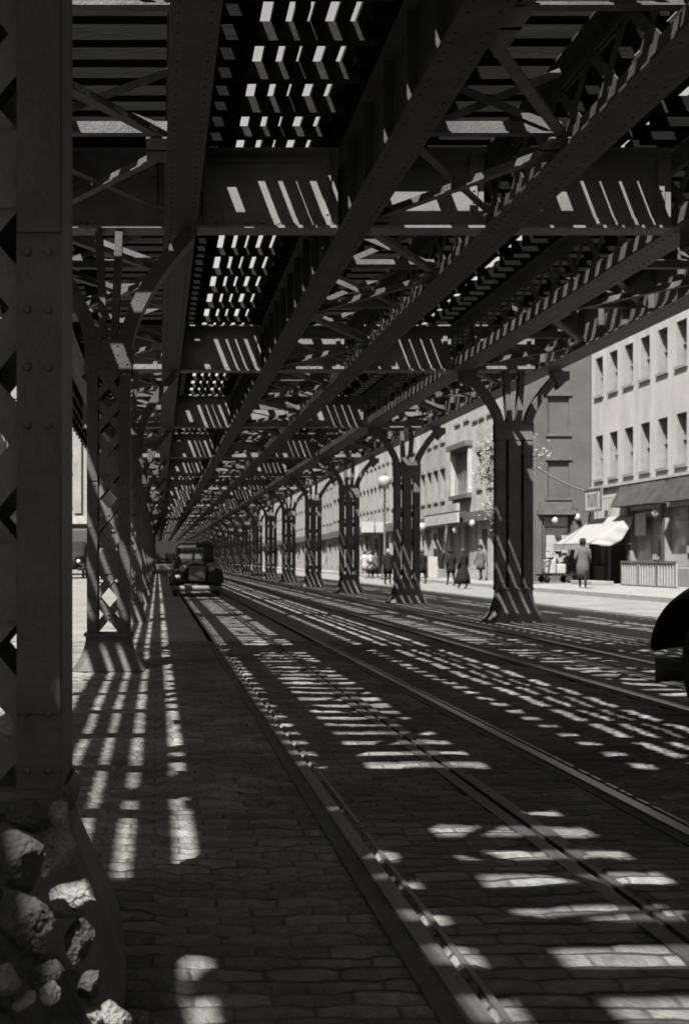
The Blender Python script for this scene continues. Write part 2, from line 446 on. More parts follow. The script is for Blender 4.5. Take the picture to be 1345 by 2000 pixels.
TIE_P = .43; TIE_Z0, TIE_Z1 = 5.705, 5.865
r2 = random.Random(3)
tie_y = []
k0 = int((Y_A-11.15)/TIE_P); k1 = int((Y_B-11.15)/TIE_P)
tracks = ((-.62, -2.05, .78), (2.95, 1.85, 4.3), (6.6, 5.25, 8.15))
ties = []
for k in range(k0, k1):
    y = 11.15 + TIE_P*k
    for ti, (xc, a, b) in enumerate(tracks):
        yy = y + r2.uniform(-.025, .025)
        e0 = a + r2.uniform(-.09, .06); e1 = b + r2.uniform(-.06, .06)
        w = r2.uniform(.155, .185)
        ties.append((yy, e0, e1, w, r2.uniform(-.008, .008)))
        if k % 3 == 0 and ti == 0: ties.append((y+.13, -2.98, -2.16, .10, .04))
for yb in BENTS: ties.append((yb-.31, -1.32, .08, .30, -.004)); ties.append((yb-.02, -1.32, .08, .2, -.003))  # extra ties added at each bent to keep sun off the cross girder
def tie_box(m, t): m.box(t[1], t[2], t[0]-t[3]/2, t[0]+t[3]/2, TIE_Z0+t[4]*.2, TIE_Z1+t[4])
near_t = sorted(ties, key=lambda t: abs(t[0]-11))[:98]
for t in near_t:
    m = MB(); tie_box(m, t); part(m.build('cross_tie', M['tie']))
m = MB()
ns = set(id(t) for t in near_t)
for t in ties:
    if id(t) not in ns: tie_box(m, t)
o = part(m.build('cross_ties', M['tie'], fix=False)); o['kind'] = 'stuff'
# rails, guard timbers, boards on the ties
for xc in (-.62, 2.95, 6.6):
    for s in (-1, 1):
        m = MB(); x = xc+s*(.87 if xc < 0 else .76)
        m.box(x-.05, x+.05, Y_A, Y_B, 5.876, 5.89); m.box(x-.01, x+.01, Y_A, Y_B, 5.891, 5.97); m.box(x-.035, x+.035, Y_A, Y_B, 5.971, 6.01)
        part(m.build('rail', M['rail']))
        m = MB(); x = xc+s*1.02; m.box(x-.08, x+.08, Y_A, Y_B, 5.876, 6.02); part(m.build('guard_timber', M['tie']))
m = MB(); m.box(-1.98, -1.76, Y_A, Y_B, 5.877, 5.93); m.box(-1.70, -1.56, Y_A, Y_B, 5.877, 5.93)
m.box(-2.5, -2.24, -.28, .95, 5.93, 5.97); m.box(-2.535, -2.352, -1.4, -.285, 5.93, 5.97); m.box(-2.235, -1.99, .10, .95, 5.93, 5.97)  # unseen boards added overhead to keep sun off the near pillar and ground
part(m.build('edge_and_shade_boards', M['plank']))
m = MB(); m.box(-1.27, -1.03, Y_A, Y_B, 5.877, 5.92); m.box(2.78, 2.95, Y_A, Y_B, 5.877, 5.92); m.box(6.3, 6.5, Y_A, Y_B, 5.877, 5.92)
part(m.build('guard_boards', M['plank']))
def walkway(planks, bearers=None):
    m = MB()
    if bearers:
        k = k0
        while k < k1:
            y = 11.15+TIE_P*k
            m.box(bearers[0], bearers[1], y-.06, y+.06, 5.70 if y < 13.2 else 5.755, 5.866); k += 2 if y < 13 else 3
    for a, b in planks:
        y = Y_A
        while y < Y_B:
            L = r2.uniform(3.6, 4.9); d = r2.uniform(-.006, .006)
            ya, yb = y, min(y+L-.008, Y_B); y += L
            cuts = [(ya, yb)]
            if abs(a+2.345) < .001:                    # gap added in this board to let sun reach the heap stones
                cuts = [c for c in ((ya, min(yb, -1.15)), (max(ya, -.33), yb)) if c[1] > c[0]+.02]
            for ya, yb in cuts: m.box(a+d, b+d, ya, yb, 5.872, 5.915+d)
    part(m.build('walkway', M['plank']))
walkway(((.64, .888), (.98, 1.11), (1.165, 1.292), (1.33, 1.458), (1.54, 1.672), (1.722, 1.86)), (.70, 1.90))
walkway(((4.24, 4.42), (4.465, 4.62), (4.655, 4.83), (4.88, 5.03), (5.07, 5.24)), (4.22, 5.32))
walkway(((-2.92, -2.758), (-2.702, -2.588), (-2.532, -2.408), (-2.345, -2.175)))

# ------------------------------------------------------------------ iron pillars
def pillar_base(m, hx, hy, h, fx, fy):
    rings = []
    for t in (0, .06, .16, .35, .6, .85, 1.0):
        z = h*t; k = (1-t)**2.1
        a, b = hx+(fx-hx)*k, hy+(fy-hy)*k; c = .08
        rings.append([(-a+c,-b,z),(a-c,-b,z),(a,-b+c,z),(a,b-c,z),(a-c,b,z),(-a+c,b,z),(-a,b-c,z),(-a,-b+c,z)])
    m.loft(rings)
    a, b = hx+.02, hy+.02
    m.loft([[(-a+.06,-b,z),(a-.06,-b,z),(a,-b+.06,z),(a,b-.06,z),(a-.06,b,z),(-a+.06,b,z),(-a,b-.06,z),(-a,-b+.06,z)] for z in (h, h+.03)])
def arm_rings(m, pts, wx, wy):
    rings = []
    for k, p in enumerate(pts):
        p = Vector(p); d = (Vector(pts[min(k+1, len(pts)-1)]) - Vector(pts[max(k-1, 0)])).normalized()
        a = Vector((0, 1, 0)); b = d.cross(a).normalized()
        rings.append([p + b*i*wx/2 + a*j*wy/2 for i, j in ((-1,-1),(1,-1),(1,1),(-1,1))])
    m.loft(rings)
def right_pillar():
    t = empty('iron_pillar')
    zj = 3.80; hy = .11
    m = MB(); pillar_base(m, .33, .22, .62, .53, .42)
    m.build('base', M['iron'], t, smooth=False)
    m = MB()
    for a, b in ((-.35, -.175), (-.115, .115), (.175, .35)): m.box(a, b, -hy, hy, .6, zj+.05)
    for z in (.75, 1.55, 2.35, 3.1):
        m.box(-.34, .34, hy+.001, hy+.013, z, z+.16)
    m.box(-.36, .36, -hy-.014, -hy-.001, zj-.32, zj); m.box(-.36, .36, hy+.001, hy+.014, zj-.32, zj)
    for z in np.arange(.75, zj, .16):
        for x in (-.31, -.215, -.08, .08, .215, .31): m.rivet((x, -hy, z), (0, -1, 0), .016)
    m.build('shaft', M['iron'], t)
    for s in (-1, 1):
        m = MB(); pts = []
        for k in range(11):
            u = k/10
            pts.append((s*(.27+.66*u**1.45), 0, zj-.02+1.02*u**.93))
        arm_rings(m, pts, .15, .2); m.build('arm', M['iron'], t)
        m = MB(); arm_rings(m, [(s*(.085+.07*u), 0, zj+u*1.0) for u in (0, .3, .6, 1)], .10, .2)
        m.build('arm', M['iron'], t)
        m = MB()                                   # bracket plate under the girder
        m.loft([[(s*a, y, z) for a, z in ((.70, 4.79), (1.04, 4.79), (1.04, 4.62), (.98, 4.60), (.84, 4.46), (.76, 4.66))] for y in (-.125, .125)])
        m.build('bracket', M['iron'], t)
    return t
def left_pillar(dome=False):
    t = empty('iron_pillar')
    zj = 3.45; hw = .235; hy = .2; lw = .118
    m = MB()
    if dome:
        rings = []
        for z, a in ((0, .40), (.07, .398), (.14, .392), (.21, .376), (.28, .35), (.35, .318), (.42, .287), (.48, .262), (.52, .256), (.55, .268), (.58, .268), (.6, .25)):
            b = a*.95; n = 24
            rings.append([(a*math.copysign(abs(math.cos(q))**.6, math.cos(q)), b*math.copysign(abs(math.sin(q))**.6, math.sin(q)), z) for q in (2*math.pi*k/n for k in range(n))])
        m.loft(rings)
    else: pillar_base(m, .25, .23, .36, .40, .38)
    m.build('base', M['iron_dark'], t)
    for s in (-1, 1):                              # two channel legs
        m = MB(); a, b = sorted((s*hw, s*(hw-lw)))
        m.box(a, b, -hy, -hy+.014, .385, zj); m.box(a, b, hy-.014, hy, .385, zj)
        c, d = sorted((s*hw, s*(hw-.014))); m.box(c, d, -hy+.015, hy-.015, .385, zj)
        for z in np.arange(.5, zj, .15):
            for x in (s*(hw-.035), s*(hw-.09)): m.rivet((x, -hy, z), (0, -1, 0), .013)
        for z in (.8, 2.05): m.box(a+.004, b-.004, -hy-.008, -hy-.001, z, z+.62)
        m.build('leg', M['iron_dark'], t)
    m = MB(); p = .36; z = .42; w = hw-lw+.035; k = 0
    while z+p < zj:
        for yy in (-hy+.032, hy-.032):
            m.bar((-w, yy-.005, z), (w, yy-.005, z+p), .009, .085, (0, 0, 1)); m.bar((w, yy+.005, z), (-w, yy+.005, z+p), .009, .085, (0, 0, 1))
            if k % 3 == 1: m.box(-hw+.02, hw-.02, yy-.015, yy-.0105, z+p*.72, z+p*1.28)
            m.rivet((0, yy-.01, z+p/2), (0, -1, 0), .016)
        z += p; k += 1
    m.build('lattice', M['iron'], t)
    for s in (-1, 1):
        m = MB(); pts = []
        for k in range(11):
            u = k/10
            pts.append((s*(.17+.70*u**1.8), 0, zj-.05+u*1.36*(1-.02*u)))
        arm_rings(m, pts, .15, .36); m.build('arm', M['iron_dark'], t)
        m = MB(); arm_rings(m, [(s*(.05+.06*u), 0, zj-.05+u*1.36) for u in (0, .4, 1)], .08, .3)
        m.build('arm', M['iron_dark'], t)
    m = MB(); m.box(-.26, .26, -hy-.028, -hy-.016, zj-.2, zj+.12); m.box(-.26, .26, hy+.016, hy+.028, zj-.2, zj+.12)
    for x in (-.2, -.1, 0, .1, .2):
        for z in (zj-.14, zj-.04, zj+.06): m.rivet((x, -hy-.028, z), (0, -1, 0), .014)
    m.build('gusset', M['iron_dark'], t)
    return t
ORD = ['nearest', 'second', 'third', 'fourth', 'fifth', 'sixth', 'seventh', 'eighth', 'ninth', 'tenth', 'eleventh', 'twelfth', 'thirteenth', 'fourteenth',
       'fifteenth', 'sixteenth', 'seventeenth', 'eighteenth', 'nineteenth', 'twentieth', 'twenty-first', 'twenty-second']
rp, lp, np_ = right_pillar(), left_pillar(), left_pillar(True)
first_r = True; nr = 0
for i, y in enumerate(BENTS):
    if y < 13 or y > 218: continue
    x = 6.82
    o = rp if first_r else copy_tree(rp); first_r = False
    o.location = (x, y, 0)
    tag(o, ('solid iron pillar just behind the dark car, hidden by the frame edge' if y < 20 else
            '%s visible pillar from the camera in the solid fork-topped row beside the sunlit roadway' % ORD[nr].replace('nearest', 'first')), 'pillar', 'fork-topped iron pillars along the sunlit roadway')
    if y > 20: nr += 1
first_l = True; nl = 0
for i, y in enumerate(BENTS):
    if y < 0 or y > 218: continue
    o = np_ if y < 5 else (lp if first_l else copy_tree(lp)); first_l = first_l and y < 5
    o.location = (-.484 if y < 5 else -.53, y, 0)
    tag(o, ('latticed iron pillar standing in the rubble heap, running out of the top of the photo' if nl == 0 else
            '%s latticed pillar of the row beginning at the rubble heap' % ORD[nl]), 'pillar', 'latticed iron pillars in the row beginning at the rubble heap')
    nl += 1

# ------------------------------------------------------------------ rubble heap at the near pillar
def heap_z(x, y):
    d = math.hypot((x+.70)/.66, (y-2.85)/.9)
    return max(0, .62*(1-d**1.3)) if d < 1 else 0
m = MB(); rows = []
for j in range(46):
    row = []
    for i in range(40):
        x = -1.45+i*.038; y = 1.8+j*.046
        z = heap_z(x, y); n = random.uniform(-.022, .022) if z > 0 else 0
        row.append((x, y, z+n-.008 if z > .0 else -.05))
    rows.append(row)
m.strip(rows); tag(m.build('rubble_heap', M['mound']), 'dark heap of loose earth and stone chips around the latticed pillar', 'rubble heap', kind='stuff')
def stone(x, y, z, s, seed, mt, label, blocky=.6, sq=(1, 1, 1), group=None):
    r = random.Random(seed); bm = bmesh.new()
    if blocky > .5:
        bmesh.ops.create_cube(bm, size=1.0)
        bmesh.ops.subdivide_edges(bm, edges=bm.edges, cuts=11, use_grid_fill=True)
    else:
        bmesh.ops.create_icosphere(bm, subdivisions=4, radius=.55)
    k = [Vector((r.uniform(-1, 1), r.uniform(-1, 1), r.uniform(-1, 1))).normalized() for _ in range(13)]
    lim = [r.uniform(.33, .5) for _ in k]
    from mathutils import noise
    for v in bm.verts:
        p = v.co.copy()
        for d, l in zip(k, lim):
            e = p.dot(d)-l
            if e > 0: p -= d*e
        nn = noise.noise_vector(p*4+Vector((seed, seed*1.7, 0)))*.035 + noise.noise_vector(p*13+Vector((seed, 0, 3)))*.03 + noise.noise_vector(p*30+Vector((seed, 5, 3)))*.014
        p += nn
        v.co = Vector((p.x*s*sq[0], p.y*s*sq[1], p.z*s*sq[2]))
    me = bpy.data.meshes.new('broken_stone'); bm.to_mesh(me); bm.free(); me.materials.append(mt)
    o = bpy.data.objects.new('broken_stone', me); COL.objects.link(o)
    o.location = (x, y, z); o.rotation_euler = (r.uniform(-.4, .4), r.uniform(-.4, .4), r.uniform(0, 6))
    if blocky > .5: o.rotation_euler = (r.uniform(-.12, .12), r.uniform(-.15, .15), r.uniform(-.4, .4))
    tag(o, label, 'stone', group or 'broken stones on the rubble heap')
    return o
def at(px, py, Y): return ((px-308)*Y/2400, Y, CAM_H-(py-1092)*Y/2400)
big = [  # px, py, Y, size px, label, blocky, squash
    (60, 1592, 2.42, 74, 'rounded dark stone topmost on the rubble heap', .3, (1.3, 1, .85), 'stone_shade'),
    (116, 1600, 2.50, 52, 'pale stone chip wedged against the pillar beside the topmost stone', .8, (.9, 1, 1.2), 'stone'),
    (118, 1662, 2.46, 66, 'pale cracked stone just below the topmost stones of the heap', .8, (.9, 1, 1.2), 'stone'),
    (140, 1752, 2.42, 78, 'squarish pale block in the middle of the heap edge', .8, (1.05, 1, .95), 'stone'),
    (156, 1832, 2.38, 70, 'wedge-shaped grey block directly under the squarish pale block', .8, (.9, 1, 1.2), 'stone_shade'),
    (172, 1924, 2.34, 52, 'small grey stone below the wedge-shaped block', .8, (.8, 1, 1.1), 'stone_shade'),
    (225, 1985, 2.30, 58, 'bright stone lowest on the heap, out on the paving', .3, (1, 1, .9), 'stone'),
    (180, 1985, 2.28, 44, 'small pale stone beside the lowest bright stone', .3, (1.2, 1, .8), 'stone'),
    (30, 1690, 2.25, 120, 'big dark boulder on the shaded face of the heap', .3, (1, 1, 1.1), 'stone_shade'),
    (40, 1800, 2.15, 110, 'dark boulder under the big one on the shaded face', .3, (1.2, 1, .9), 'stone_shade'),
    (88, 1905, 2.15, 78, 'round grey stone near the foot of the heap', .3, (1, 1, .9), 'stone_shade'),
    (98, 1940, 2.10, 36, 'narrow upright chip by the round grey stone', .3, (.6, 1, 1.2), 'stone'),
    (10, 1912, 2.1, 56, 'jagged pale stone at the photo edge near the foot of the heap', .3, (1, 1, .9), 'stone'),
    (52, 1952, 2.1, 44, 'flat pale chip at the foot of the heap', .3, (1.4, 1, .6), 'stone'),
    (6, 1420, 2.6, 40, 'pale lump lying high behind the heap at the photo edge', .3, (1, 1, 1.3), 'stone'),
]
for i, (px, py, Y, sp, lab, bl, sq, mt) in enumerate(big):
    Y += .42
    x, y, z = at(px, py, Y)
    stone(x, y, z, sp*Y/2400*(.95 if mt == 'stone_shade' else 1.08), 20+i, M[mt], lab, bl, sq)
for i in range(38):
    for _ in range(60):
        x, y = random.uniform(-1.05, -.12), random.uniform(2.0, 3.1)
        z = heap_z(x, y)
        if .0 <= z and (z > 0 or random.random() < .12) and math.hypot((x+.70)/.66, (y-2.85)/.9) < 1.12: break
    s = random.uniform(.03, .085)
    stone(x, y, z+s*.18, s, 200+i, M['stone' if random.random() < .25 else 'stone_shade'], 'small broken stone lying loose among others on the dark rubble heap', .3, (1, random.uniform(.7, 1.2), random.uniform(.6, 1)))

# ------------------------------------------------------------------ buildings
def facade(bld, P, U0, U1, H, openings, wall_m, thick=.24, pane_m='blind', frame_m='trim_m', sill=True, lintel=True):
    """front wall sheet with openings; each window its own part. P(u, v, d): d = depth into the wall."""
    us = sorted({U0, U1} | {o[0] for o in openings} | {o[1] for o in openings})
    vs = sorted({0, H} | {o[2] for o in openings} | {o[3] for o in openings})
    m = MB()
    for a, b in zip(us[:-1], us[1:]):
        for c, d in zip(vs[:-1], vs[1:]):
            mu, mv = (a+b)/2, (c+d)/2
            if any(o[0] < mu < o[1] and o[2] < mv < o[3] for o in openings): continue
            m.quad(P(a, c, 0), P(b, c, 0), P(b, d, 0), P(a, d, 0))
    for o in openings:
        a, b, c, d = o[:4]
        if len(o) < 5 or o[4] != 'none': continue
        m.quad(P(a, c, 0), P(a, c, thick), P(a, d, thick), P(a, d, 0)); m.quad(P(b, c, 0), P(b, d, 0), P(b, d, thick), P(b, c, thick))
        m.quad(P(a, d, 0), P(a, d, thick), P(b, d, thick), P(b, d, 0)); m.quad(P(a, c, 0), P(b, c, 0), P(b, c, thick), P(a, c, thick))
    m.build('wall', M[wall_m], bld, fix=False)
    def bx(m, a, b, c, d, e, f):
        p, q = Vector(P(a, c, e)), Vector(P(b, d, f))
        m.box(min(p.x, q.x), max(p.x, q.x), min(p.y, q.y), max(p.y, q.y), min(p.z, q.z), max(p.z, q.z))
    for o in openings:
        a, b, c, d = o[:4]; kind = o[4] if len(o) > 4 else 'win'
        if kind == 'none': continue
        w = MB(); t = .06
        w.quad(P(a, c, 0), P(a, c, thick), P(a, d, thick), P(a, d, 0)); w.quad(P(b, c, 0), P(b, d, 0), P(b, d, thick), P(b, c, thick))
        w.quad(P(a, d, 0), P(a, d, thick), P(b, d, thick), P(b, d, 0)); w.quad(P(a, c, 0), P(b, c, 0), P(b, c, thick), P(a, c, thick))
        bx(w, a, a+t, c, d, thick-.07, thick); bx(w, b-t, b, c, d, thick-.07, thick)
        bx(w, a+t, b-t, c, c+t, thick-.07, thick); bx(w, a+t, b-t, d-t, d, thick-.07, thick)
        if kind == 'win': bx(w, a+t, b-t, (c+d)/2-.03, (c+d)/2+.03, thick-.06, thick)
        if kind == 'shop':
            n = max(1, int((b-a)/1.3))
            for k in range(1, n): u = a+(b-a)*k/n; bx(w, u-.03, u+.03, c+t, d-t, thick-.06, thick)
            bx(w, a+t, b-t, d-.55, d-.49, thick-.055, thick)
        nm = {'win': 'window', 'shop': 'shop_window', 'door': 'door', 'blind': 'blocked_window'}[kind]
        fr = w.build(nm, M[frame_m if kind != 'blind' else wall_m], bld)
        p = MB()
        pm = {'win': pane_m, 'shop': 'glass_p', 'door': 'black', 'blind': wall_m}[kind]
        dd = thick-.02 if kind != 'blind' else .11
        if kind == 'win':
            mid = (c+d)/2 + (0 if random.random() < .6 else random.uniform(-.3, .3))
            bx(p, a+t, b-t, c+t, d-t, thick+.01, thick+.02)
        else: bx(p, a+(t if kind != 'blind' else 0), b-(t if kind != 'blind' else 0), c+(t if kind != 'blind' else 0), d-(t if kind != 'blind' else 0), dd, dd+.01)
        p.build('pane', M[pm], fr)
        if kind in ('win', 'blind') and sill:
            s = MB(); bx(s, a-.1, b+.1, c-.12, c-.001, -.08, thick-.07); s.build('sill', M['trim_m' if kind == 'win' else 'trim_d'], fr)
            if not lintel: continue
            s = MB(); bx(s, a-.12, b+.12, d+.001, d+.2, -.07, .05); s.build('lintel', M['trim_m' if kind == 'win' else 'trim_d'], fr)
    return bx

def body(bld, x0, x1, y0, y1, H, wall_m, skip):
    m = MB()
    if 'x-' not in skip: m.quad((x0,y0,0),(x0,y1,0),(x0,y1,H),(x0,y0,H))
    if 'x+' not in skip: m.quad((x1,y0,0),(x1,y1,0),(x1,y1,H),(x1,y0,H))
    if 'y-' not in skip: m.quad((x0,y0,0),(x1,y0,0),(x1,y0,H),(x0,y0,H))
    if 'y+' not in skip: m.quad((x0,y1,0),(x1,y1,0),(x1,y1,H),(x0,y1,H))
    m.build('side_wall', M[wall_m], bld, fix=False)
    m = MB(); m.quad((x0,y0,H),(x1,y0,H),(x1,y1,H),(x0,y1,H)); m.build('roof', M['asphalt'], bld, fix=False)

Z0 = .13     # pavement level
# --- white building
XW = 20.3
b1 = empty('white_building', (XW, 49, Z0), label='white painted three-storey building with rows of tall windows above awning shops', cat='building')
def PX(x): return lambda u, v, d: (d, u, v)
def loc(bx_): return bx_
wins = []
y = 57.05
while y > 41:
    wins.append((y-49-.95, y-49, 8.6, 10.35)); wins.append((y-49-.95, y-49, 4.75, 6.75)); wins.append((y-49-.95, y-49, 12.0, 13.6))
    y -= 1.78
wins += [(4.15, 6.45, 0, 2.25, 'none'), (.55, 3.85, .95, 3.15, 'shop'), (-3.0, .25, .75, 3.15, 'shop'), (-7.8, -3.6, .75, 3.15, 'shop'), (6.75, 8.2, .75, 2.6, 'shop')]
bx = facade(b1, PX(XW), -9.5, 8.58, 15, wins, 'white_wall', thick=.3, lintel=False)
body(b1, .0, 12, -9.5, 8.58, 15, 'white_wall', ('x-',))
m = MB(); bx(m, 4.1, 6.5, 0, 2.3, .9, .92); bx(m, 4.15, 6.45, -.02, -.005, 0, .9); m.build('doorway_back', M['black'], b1)
m = MB(); bx(m, 4.15, 4.5, 0, 2.2, .06, .12); bx(m, 4.15, 4.2, 0, 2.25, .12, .9); bx(m, 6.4, 6.45, 0, 2.25, .12, .9); bx(m, 4.2, 6.4, 2.2, 2.25, .12, .9); m.build('door', M['trim_d'], b1)
m = MB()                                     # slanted dark fascia over the shops
for a, b in ((-.1, 4.6), (-9.3, -.5)):
    m.loft([[(-.06, u, 3.3), (-.62 if a > -1 else -.5, u, 3.32), (-.16, u, 4.22), (-.06, u, 4.22)] for u in (a, b)])
m.build('fascia', M['fascia'], b1)
for ua, ub in ((.25, .55), (3.85, 4.15), (6.45, 6.75), (-3.6, -3.0), (8.2, 8.58)):
    m = MB(); bx(m, ua, ub, 0, 3.28, -.05, -.001); bx(m, ua+.06, ub-.06, .5, 2.9, -.075, -.051); m.build('shop_pier', M['fascia'], b1)
m = MB(); bx(m, -9.4, 8.5, 4.3, 4.42, -.12, -.001); m.build('string_course', M['trim_l'], b1); m = MB(); bx(m, -9.5, 8.58, 14.3, 14.6, -.35, -.001); m.build('cornice', M['trim_l'], b1)
m = MB(); bx(m, 2.0, 3.1, 2.05, 3.0, -.09, -.06); m.build('notice', M['paper'], b1)
m = MB(); bx(m, -2.3, -1.4, 1.3, 2.6, .16, .17); bx(m, -5.5, -4.6, 1.2, 2.3, .16, .17); bx(m, 1.2, 1.9, 1.05, 1.9, .16, .17); m.build('display', M['blind'], b1)
m = MB(); bx(m, 6.9, 8.05, .02, .7, -.06, -.001); bx(m, .5, 3.9, .02, .9, -.05, -.001); bx(m, -7.8, .3, .02, .7, -.05, -.001); m.build('stall_riser', M['trim_m'], b1)
# awning (top-level: hangs on the building)
aw = empty('shop_awning', (XW, 55, 3.1), label='white canvas awning let down over the shop doorway', cat='awning')
rows = []
for i in range(15):
    u = i/14; sag = -.05*math.sin(math.pi*u)
    rows.append([(-.03-1.85*u, 2.3-4.7*k/16, -.02-1.22*u+sag+.006*math.sin(k*2.1)*u) for k in range(17)])
m = MB(); m.strip(rows); o = m.build('canvas', M['canvas'], aw, smooth=True); sm = o.modifiers.new('s', 'SOLIDIFY'); sm.thickness = .02
rows = []
for i in range(17):
    u = i/16
    rows.append([(-.05-1.78*u*(1-.02*k), -2.42-.03*k-.07*math.sin(u*19+k*.9)*(k/8), -.03-1.22*u-(.75*math.sin(math.pi*min(1, u*1.0))**.7+.06)*(k/8)*(1-.5*u) ) for k in range(9)])
m = MB(); m.strip(rows); o = m.build('side_curtain', M['canvas'], aw, smooth=True); sm = o.modifiers.new('s', 'SOLIDIFY'); sm.thickness = .02
rows = [[(-1.88, 2.3-4.7*k/24, -1.25-.26*i/2*(1-.25*(k % 2))) for k in range(25)] for i in range(3)]
m = MB(); m.strip(rows); o = m.build('valance', M['canvas'], aw); sm = o.modifiers.new('s', 'SOLIDIFY'); sm.thickness = .015
m = MB(); m.tube([(-1.86, 2.32, -1.23), (-1.86, -2.42, -1.23)], .025); m.tube([(-.02, 2.2, -1.25), (-1.86, 2.2, -1.23)], .02); m.tube([(-.02, -2.3, -1.25), (-1.86, -2.3, -1.23)], .02)
m.build('frame', M['trim_d'], aw)
# framed sign above awning
sg = empty('shop_sign', (XW-.55, 55.6, 3.35), label='framed sign with pale border and dark lettering above the white awning', cat='sign')
m = MB(); m.box(-.09, .0, -1.0, 1.0, .02, 1.0); m.build('board', M['paper'], sg)
m = MB()
for a in ((-1.04, -.96), (.96, 1.04)): m.box(-.12, -.05, a[0], a[1], .0, 1.04)
m.box(-.12, -.05, -.96, .96, .0, .07); m.box(-.12, -.05, -.96, .96, .97, 1.04); m.box(-.12, -.05, -.6, -.55, .07, .97); m.build('frame', M['trim_d'], sg)
m = MB()
for c in (.5, .12, -.26):
    for s in ('v', 'h'):
        if s == 'v': m.box(-.105, -.092, c-.13, c-.05, .25, .8); m.box(-.105, -.092, c+.05, c+.12, .25, .8)
        else: m.box(-.103, -.092, c-.05, c+.05, .68 if c != .12 else .25, .79 if c != .12 else .36)
m.build('lettering', M['trim_d'], sg)
m = MB(); m.bar((0, -.8, .5), (.54, -.8, .6), .04, .04); m.bar((0, .8, .5), (.54, .8, .6), .04, .04); m.build('bracket', M['trim_d'], sg)
# slatted cellar rail
cr_ = empty('slatted_railing', (18.9, 50.1, Z0), label='low slatted railing in front of the shop windows beside the dark doorway', cat='railing')
m = MB(); u = 0
while u < 5.2: m.box(-.02, .02, -u-.10, -u, .06, .92); u += .26
m.build('slats', M['trim_l'], cr_)
m = MB(); m.box(.05, .07, -5.15, -.02, .06, .9); m.build('backing', M['trim_d'], cr_)
m = MB(); m.box(-.05, .05, -5.3, .03, .92, 1.0); m.box(-.03, .03, -5.3, .03, .0, .055)
for u in (0, 1.75, 3.5, 5.2): m.box(-.04, .04, -u-.05, -u+.03, 0, .92)
m.box(0, 1.3, -.06, .0, .1, .9); m.build('frame', M['trim_d'], cr_)
st = MB(); st.box(-.45, .45, -1.3, 1.3, 0, .16); o = st.build('stone_step', M['kerb']); o.location = (18.2, 51.6, Z0); bevel(o, .02); tag(o, 'pale stone slab lying on the pavement before the slatted railing', 'stone slab')

# --- grey building with a blank side wall to the camera
XG = 16.4; YG = 57.6
b2 = empty('grey_building', (XG, YG, Z0), label='grey building whose plain side wall with bricked-up windows faces the camera', cat='building')
P2 = lambda u, v, d: (u, d, v)
op = [(1.86, 2.86, 6.95, 8.72, 'blind'), (1.86, 2.86, 3.95, 5.7, 'blind'), (1.7, 2.95, .35, 3.1, 'shop'), (3.3, 3.85, 0, 2.2, 'none')]
bx2 = facade(b2, P2, 0, 3.88, 14.5, op, 'gray_wall', thick=.3, frame_m='trim_d')
m = MB(); bx2(m, 3.3, 3.85, 0, 2.2, .25, .27); m.build('door', M['trim_d'], b2)
m = MB(); bx2(m, 1.35, 3.1, 3.15, 3.35, -.3, -.001); m.build('cornice', M['trim_d'], b2); m = MB(); bx2(m, 1.45, 3.0, 3.36, 3.75, -.14, -.001); m.build('fascia', M['trim_d'], b2)
for ua, ub in ((1.25, 1.55), (3.0, 3.26)): m = MB(); bx2(m, ua, ub, 0, 3.1, -.12, -.001); m.build('pilaster', M['gray_wall'], b2)
m = MB()
rr = random.Random(5)
for k in range(16):
    u = rr.uniform(1.8, 2.8); v = .85+rr.choice((0, .3, .6))*1.0; w = rr.uniform(.1, .24); h = rr.uniform(.18, .4)
    bx2(m, u-w/2, min(u+w/2, 2.88), v, v+h, .10+.01*k, .105+.01*k)
bx2(m, 1.8, 2.9, .8, .84, .08, .28); m.build('display', M['paper'], b2)
op = []
for u in (1.2, 2.7, 4.2, 5.5): op.append((u, u+.9, 8.3, 10.2))
op += [(6.9, 10.3, 4.6, 6.9, 'shop'), (.9, 1.8, 4.7, 6.6), (2.7, 3.6, 4.7, 6.6), (4.6, 5.5, 4.7, 6.6), (.5, 3.0, .5, 2.9, 'shop'), (3.6, 4.7, 0, 2.6, 'door'), (5.2, 8.2, .5, 2.9, 'shop'), (8.8, 11.6, .5, 2.9, 'shop')]
op += [(7.2, 8.2, 8.5, 10.2), (9.2, 10.2, 8.5, 10.2)]
P2b = lambda u, v, d: (d, u, v)
bx3 = facade(b2, P2b, 0, 12.2, 14.5, op, 'tan_wall', thick=.26)
body(b2, 0, 9, 0, 12.2, 14.5, 'gray_wall', ('x-', 'y-'))
for e in ((6.5, 10.7, 7.0, 7.28, -.4), (6.6, 10.6, 4.3, 4.52, -.3), (.1, 12.1, 3.0, 3.5, -.35)): m = MB(); bx3(m, *e, -.001); m.build('cornice', M['trim_d'], b2)
for ua, ub in ((6.6, 6.85), (10.35, 10.6)): m = MB(); bx3(m, ua, ub, 4.55, 6.98, -.2, -.001); m.build('pilaster', M['trim_l'], b2)
m = MB()
for u in (7.5, 8.2, 8.9, 9.6): bx3(m, u, u+.08, 4.6, 6.9, .05, .12)
m.build('mullion', M['trim_d'], b2)
sb = empty('signboard', (XG-.7, YG+10.6, Z0+3.0), label='white signboard with a dark upper band between the first and second fork-topped pillars', cat='sign')
m = MB(); m.box(-.06, .06, -3.9, 3.9, 0, .95); m.build('board', M['paper'], sb)
m = MB(); m.box(-.09, .07, -3.95, 3.95, .6, 1.0)
rr = random.Random(9)
u = -3.3
while u < 3.2:
    w = rr.uniform(.1, .2); m.box(-.075, -.061, u, u+w*.35, .16, .46); m.box(-.075, -.061, u+w*.35, u+w*1.2, rr.choice((.16, .3, .4)), rr.choice((.44, .46))); u += .42
m.build('lettering', M['dull_wall'], sb)
